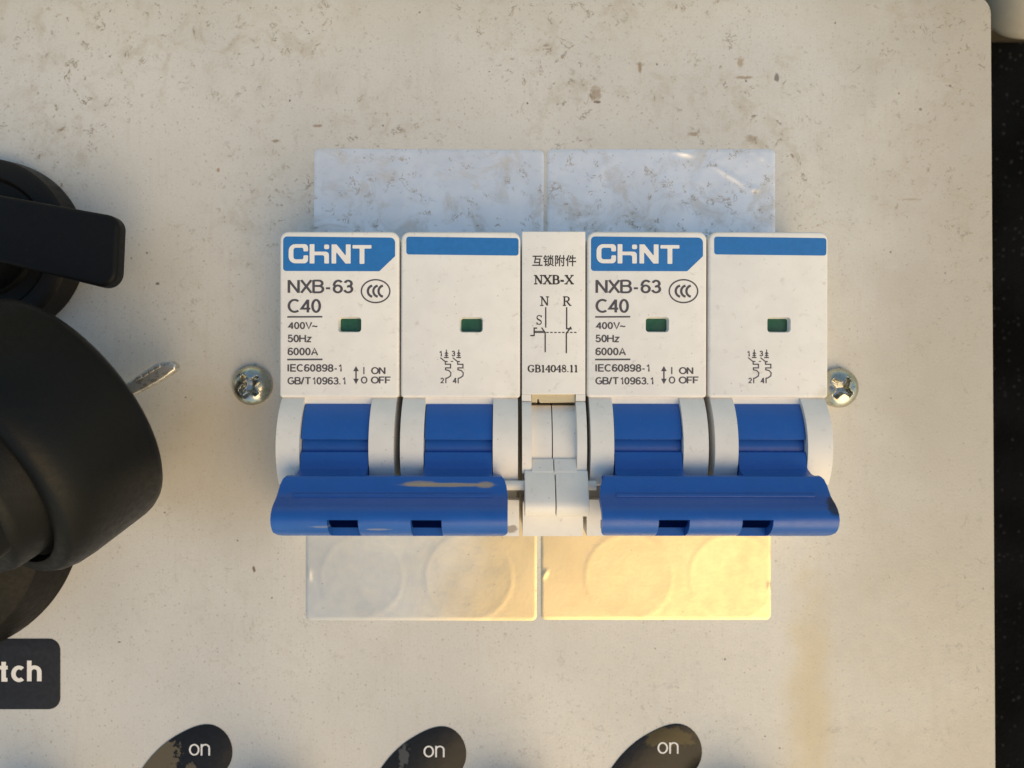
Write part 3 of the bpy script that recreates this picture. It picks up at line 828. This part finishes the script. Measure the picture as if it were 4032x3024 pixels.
for p in ([(1403, 760), (1403, 945)], [(1365, 945), (1398, 990), (1398, 1168)], [(1593, 760), (1593, 955), (1640, 957)], [(1632, 938), (1590, 1000), (1590, 1177)],
          [(1325, 950), (1298, 950), (1298, 1017), (1263, 1017)], [(1300, 979), (1390, 979)], [(1300, 990), (1395, 990)]):
    ribbon(g, E(p), w if p[0][0] not in (1300,) else w * .7, ZT)
for a in range(1408, 1665, 36): ribbon(g, E([(a, 989), (a + 22, 989)]), w * .8, ZT)
link('circuit_diagram', g, INKB, it, fix=False)

# ------------------------------------------------------------------ screws
def screw(px, py, rot, label):
    cx, cy, _ = P(px, py, 1.2)
    R = 3.3; n = 96; rings = 44
    g = G(); v = []
    for i in range(rings + 1):
        r = R * i / rings
        for k in range(n):
            a = 2 * math.pi * k / n
            x, y = r * math.cos(a), r * math.sin(a)
            z = 2.15 * math.sqrt(max(0, 1 - (r / (R * 1.03)) ** 2.6)) + .15
            # phillips recess
            u = a - rot
            cxx, cyy = abs(r * math.cos(u)), abs(r * math.sin(u))
            big, sm = max(cxx, cyy), min(cxx, cyy)
            wdt = 0.52 + 0.55 * math.exp(-(big / 0.75) ** 2) 
            t = max(0, min(1, (wdt - sm) / 0.28)); t = t * t * (3 - 2 * t)
            e = max(0, min(1, (2.05 - big) / 0.3)); e = e * e * (3 - 2 * e)
            dep = 1.7 * t * e * (1 - 0.25 * big / 2)
            z -= dep
            z += 0.10 * math.exp(-((sm - wdt) / .16) ** 2) * e * (1 if dep < .4 else 0)
            v.append((x, y, z))
    f = []
    for i in range(rings):
        for k in range(n):
            j = (k + 1) % n; f.append((i * n + k, (i + 1) * n + k, (i + 1) * n + j, i * n + j))
    b = len(v)
    for k in range(n):
        a = 2 * math.pi * k / n; v.append((R * .99 * math.cos(a), R * .99 * math.sin(a), 0.005))
    for k in range(n):
        j = (k + 1) % n; f.append((rings * n + k, b + k, b + j, rings * n + j))
    g.add(v, f)
    # small burr left by the driver
    a = math.radians(82); g.add(*(lambda q: (q.v, q.f))(box(R * math.cos(a) - .15, R * math.cos(a) + .2, R * math.sin(a) - .1, R * math.sin(a) + .22, 0.3, 0.6)))
    o = link('screw', g, ZINC, smooth=70)
    o.location = (cx * MM, cy * MM, 0)
    tag(o, label, 'screw', 'cross head screws beside the breakers')
screw(988, 1517, math.radians(38), 'cross head screw on bare panel to the left of the breakers')
screw(3308, 1527, math.radians(52), 'cross head screw half hidden against the right side of the right breaker')

# ------------------------------------------------------------------ rotary switch, upper left
rs = thing('rotary_switch', 'black rotary switch with long flat knob at upper left', 'switch', (X(-70, 4), Y(965, 4), 0))
c0 = (X(-70, 4), Y(965, 4))
link('base', lathe([(14.6, 0), (14.6, 1.0), (14.2, 4.0), (13.6, 4.5), (11.2, 4.6), (10.6, 4.0), (8.6, 4.0), (8.3, 4.6)], 96), mat_plastic('brown_black_plastic', (0.012, 0.010, 0.008), 0.45, 0.15, (0.04, 0.035, 0.03), spec=.2), rs, smooth=40)
link('hub', lathe([(8.0, 4.0), (8.0, 10.0), (7.4, 11.5)], 64), BLACK, rs)
ko = [(-560, 672), (492, 862), (479, 1150), (60, 1048), (-560, 930)]
kz = 12.0
kp = roundpoly([(X(a, kz) - c0[0], Y(b, kz) - c0[1]) for a, b in ko], [2, 2.1, 2.3, 3, 2], 8)
link('knob', slab(kp, 11.6, 13.9, 0.7, steps=5), BLACK, rs)

# ------------------------------------------------------------------ black plug below it
u = Vector((-.44, -.495, .75)).normalized()
c1 = Vector(P(248, 1632, 16))
pg = thing('connector_plug', 'large black cylindrical plug tilting away from the panel at left', 'plug', (c1.x, c1.y, 0))
m = Matrix.Translation((0, 0, 16)) @ u.to_track_quat('Z', 'Y').to_matrix().to_4x4()
pf = [(2, -1.3), (17.6, -1.2), (18.3, -.6), (18.6, .2), (18.7, 1.0), (18.6, 9.5), (18.4, 11.6), (17.9, 13.2), (17.2, 14.2), (15.9, 14.6), (15.3, 14.5), (15.1, 13.2), (14.6, 12.9), (14.2, 13.4), (14.0, 17.6), (13.4, 18.9), (12.2, 19.5), (11.6, 19.3), (11.4, 18.0), (4, 17.8)]
link('body', lathe(pf, 128, m), BLACKM, pg, smooth=50)
gb = slab(roundpoly(rect(-13.2, -4.6, 13.2, 4.6), 2.2, 5), 15, 24.5, 1.2, steps=5)
gb.xf(m @ Matrix.Rotation(math.radians(28), 4, 'Z'))
link('grip', gb, BLACKM, pg, smooth=40)
bx, by, _ = P(-300, 2040, 4)
link('socket_base', lathe([(23.5, 0), (22.6, 5), (22.0, 8.0), (20, 9.5), (17, 13), (15, 15)], 96, Matrix.Translation((bx - c1.x, by - c1.y, 0))), mat_plastic('brown_black_plastic_b', (0.005, 0.0045, 0.004), 0.5, 0.12, (0.03, 0.025, 0.02), spec=.15), pg, smooth=40)
tz = 7.0
tb = [(X(a, tz) - c1.x, Y(b, tz) - c1.y) for a, b in [(440, 1545), (500, 1506), (560, 1466), (612, 1432), (640, 1420), (672, 1419), (692, 1436), (690, 1456), (640, 1492), (575, 1528), (520, 1556), (440, 1600)]]
def mat_tab():
    n = NT('scuffed_nickel')
    col = n.mix(n.ramp(n.noise(1.2, 5, .7, .5), .5, .6, 0, .8), (0.62, 0.60, 0.56), (0.34, 0.32, 0.29))
    n.bump(n.noise(2.0, 3), 0.015, .6)
    return n.done(col, .38, .75)
TAB = mat_tab()
tabo = link('metal_tab', slab(tb, tz - 1.6, tz, 0.35), TAB, pg)
g = G()
for (a, b, c, d) in ((530, 1490, 556, 1476), (560, 1474, 580, 1462), (584, 1458, 604, 1448), (606, 1446, 628, 1434)):
    q = [(X(a, tz) - c1.x, Y(b, tz) - c1.y), (X(c, tz) - c1.x, Y(d, tz) - c1.y)]
    dv = (Vector(q[1]) - Vector(q[0])); nn_ = Vector((-dv.y, dv.x)).normalized() * .5
    g.add(*(lambda s_: (s_.v, s_.f))(slab([(q[0][0], q[0][1]), (q[1][0], q[1][1]), (q[1][0] - nn_.x, q[1][1] - nn_.y), (q[0][0] - nn_.x, q[0][1] - nn_.y)], tz - .05, tz + .22, 0.08)))
link('ridge', g, TAB, tabo)

# ------------------------------------------------------------------ printed name plate "...tch"
def mat_print(name, col, rough, spots=()):
    n = NT(name)
    c = n.mul(n.ramp(n.noise(1.2, 4), .3, .7, .85, 1.15), col)
    for (x, y, rx, ry, cc, a, sc) in spots: c = n.mix(n.math('MULTIPLY', n.spot(x, y, rx, ry, .55, sc, .12), a), c, cc)
    n.bump(n.noise(0.5, 4), 0.05, .6)
    return n.done(c, rough, 0, .25)
x0, y0, _ = P(-620, 2792, 0); x1, y1, _ = P(238, 2515, 0)
npx, npy = (x0 + x1) / 2, (y0 + y1) / 2
npl = thing('name_plate', 'dark grey rounded name plate with white letters at left edge', 'label', (npx, npy, 0))
link('plate', slab(roundpoly(rect(x0 - npx, y0 - npy, x1 - npx, y1 - npy), 1.9, 8), 0.0, 0.12, 0.05), mat_print('slate_print', (0.020, 0.021, 0.026), .42), npl)
g = G()
# the word runs out of the frame; only its last three letters stand inside it
text(g, 'tch', X(1, 0) - npx, X(166, 0) - npx, Y(2684, 0) - npy, Y(2600, 0) - npy, 0.15, .022, .18)
text(g, 'Swi', X(-190, 0) - npx, X(-18, 0) - npx, Y(2684, 0) - npy, Y(2600, 0) - npy, 0.15, .022, .18)
link('lettering', g, PWHITE, npl, fix=False)

# ------------------------------------------------------------------ "on" labels and their knobs below the frame
LB = [(430, 3330), (470, 3180), (520, 3085), (560, 3024), (600, 2972), (650, 2925), (700, 2892), (760, 2862), (810, 2850), (850, 2856), (885, 2880), (908, 2915), (917, 2955), (912, 2995), (890, 3035), (850, 3075), (800, 3110), (760, 3150), (730, 3220), (720, 3330), (600, 3420)]
def smooth_closed(p, it_=2):
    for _ in range(it_):
        q = []
        for i in range(len(p)):
            a, b = p[i], p[(i + 1) % len(p)]
            q += [(a[0] * .75 + b[0] * .25, a[1] * .75 + b[1] * .25), (a[0] * .25 + b[0] * .75, a[1] * .25 + b[1] * .75)]
        p = q
    return p
def on_label(dx, dy, sc, tx, ty, spots, rough, label):
    ax, ay, _ = P(800 + dx, 2990 + dy, 0)
    r = thing('position_label', label, 'label', (ax, ay, 0), 'black position labels along the bottom')
    pts = [(X(800 + dx + (a - 800) * sc, 0) - ax, Y(b + dy, 0) - ay) for a, b in LB]
    link('plate', slab(smooth_closed(pts), 0.0, 0.16, 0.06), mat_print('black_print', (0.012, 0.012, 0.013), rough, spots), r)
    g = G()
    text(g, 'on', X(tx, 0) - ax, X(tx + 83, 0) - ax, Y(ty + 46, 0) - ay, Y(ty, 0) - ay, 0.19, .0, .09)
    link('lettering', g, PWHITE, r, fix=False)
    return r
tan_sheen = (0.14, 0.115, 0.075)  # tan reflection on the glossy label, painted as patches of colour
def rel(px, py, dx, dy): return (X(px, 0) - X(800 + dx, 0), Y(py, 0) - Y(2990 + dy, 0))
a = rel(620, 2980, 0, 0)
on_label(0, 0, 1, 746, 2927, [(a[0], a[1], 3.4, 4.2, tan_sheen, .9, 1.3), (a[0] + 5.6, a[1] - 2.2, 1.0, 1.2, tan_sheen, .8, 1.2)], .3, 'leftmost black on label, a tan reflection painted on its left side')
a = rel(1590, 2975, 925, 8)  # grey patch toward the left part of the label
on_label(925, 8, .96, 1668, 2934, [(a[0], a[1], .9, 1.9, (0.11, .11, .11), .7, 1.0)], .3, 'middle black on label with a faint grey patch')
a = rel(2640, 2900, 1848, -2)  # golden reflection put into the label's colour
on_label(1848, -2, 1.0, 2588, 2920, [(a[0], a[1], 4.0, 1.6, (0.10, 0.075, 0.028), .7, .5)], .22, 'rightmost black on label with an olive gold sheen painted across its top')
kn = thing('round_knob', 'black round knob below the leftmost position label', 'knob', (X(190, 0), Y(3290, 0), 0), 'black round knobs below the frame')
link('skirt', lathe([(9.4, 0), (9.4, 2), (8.6, 3)], 64), BLACK, kn)
link('grip', lathe([(7.2, 2.8), (7.0, 11), (6.4, 12.2), (3, 12.5)], 64), BLACK, kn)
for k in range(1, 4):
    c = kn.copy(); C.objects.link(c); c.location = (X(190 + 925 * k, 0) * MM, Y(3290, 0) * MM, 0)
    c['label'] = ['', 'black round knob below and right of the leftmost on label', 'black round knob below and right of the middle on label', 'black round knob below and right of the rightmost on label'][k]
    for ch in kn.children:
        d = ch.copy(); C.objects.link(d); d.parent = c
kn['label'] = 'black round knob nearest the left edge, below the name plate'

# ------------------------------------------------------------------ things beyond the panel, top right
cz = -28.0
wx, wy, _ = P(4120, -185, cz)
cap_m = Matrix.Rotation(math.radians(-38), 4, 'X') @ Matrix.Rotation(math.radians(-20), 4, 'Y')
CAPW = mat_plastic('cream_white_plastic', (0.60, 0.56, 0.48), .35, .4)
wc = thing('plastic_cap', 'cream white plastic cap poking in at top right corner', 'cap', (wx, wy, cz))
link('shell', lathe([(3, -14), (8.6, -13.5), (10.2, -11), (10.6, -3), (10.2, 0), (9.4, 1.6), (7.4, 2.2), (6.9, 1.2), (6.6, -2), (1, -2.3)], 64, cap_m), CAPW, wc, smooth=45)
link('stud', lathe([(2.6, -2.4), (2.6, 3.0), (2.2, 3.5), (1, 3.6)], 32, cap_m), CAPW, wc, smooth=45)
bx0, by0, _ = P(3880, 119, -44); bx1, by1, _ = P(4140, -260, -44)
o = link('mounting_block', slab(roundpoly(rect(bx0, by0, bx1, by1), .8, 4), -50, -44, .5), mat_plastic('brown_plastic', (0.045, 0.036, 0.026), .5))
tag(o, 'dark brown block behind the white cap at top right', 'block')
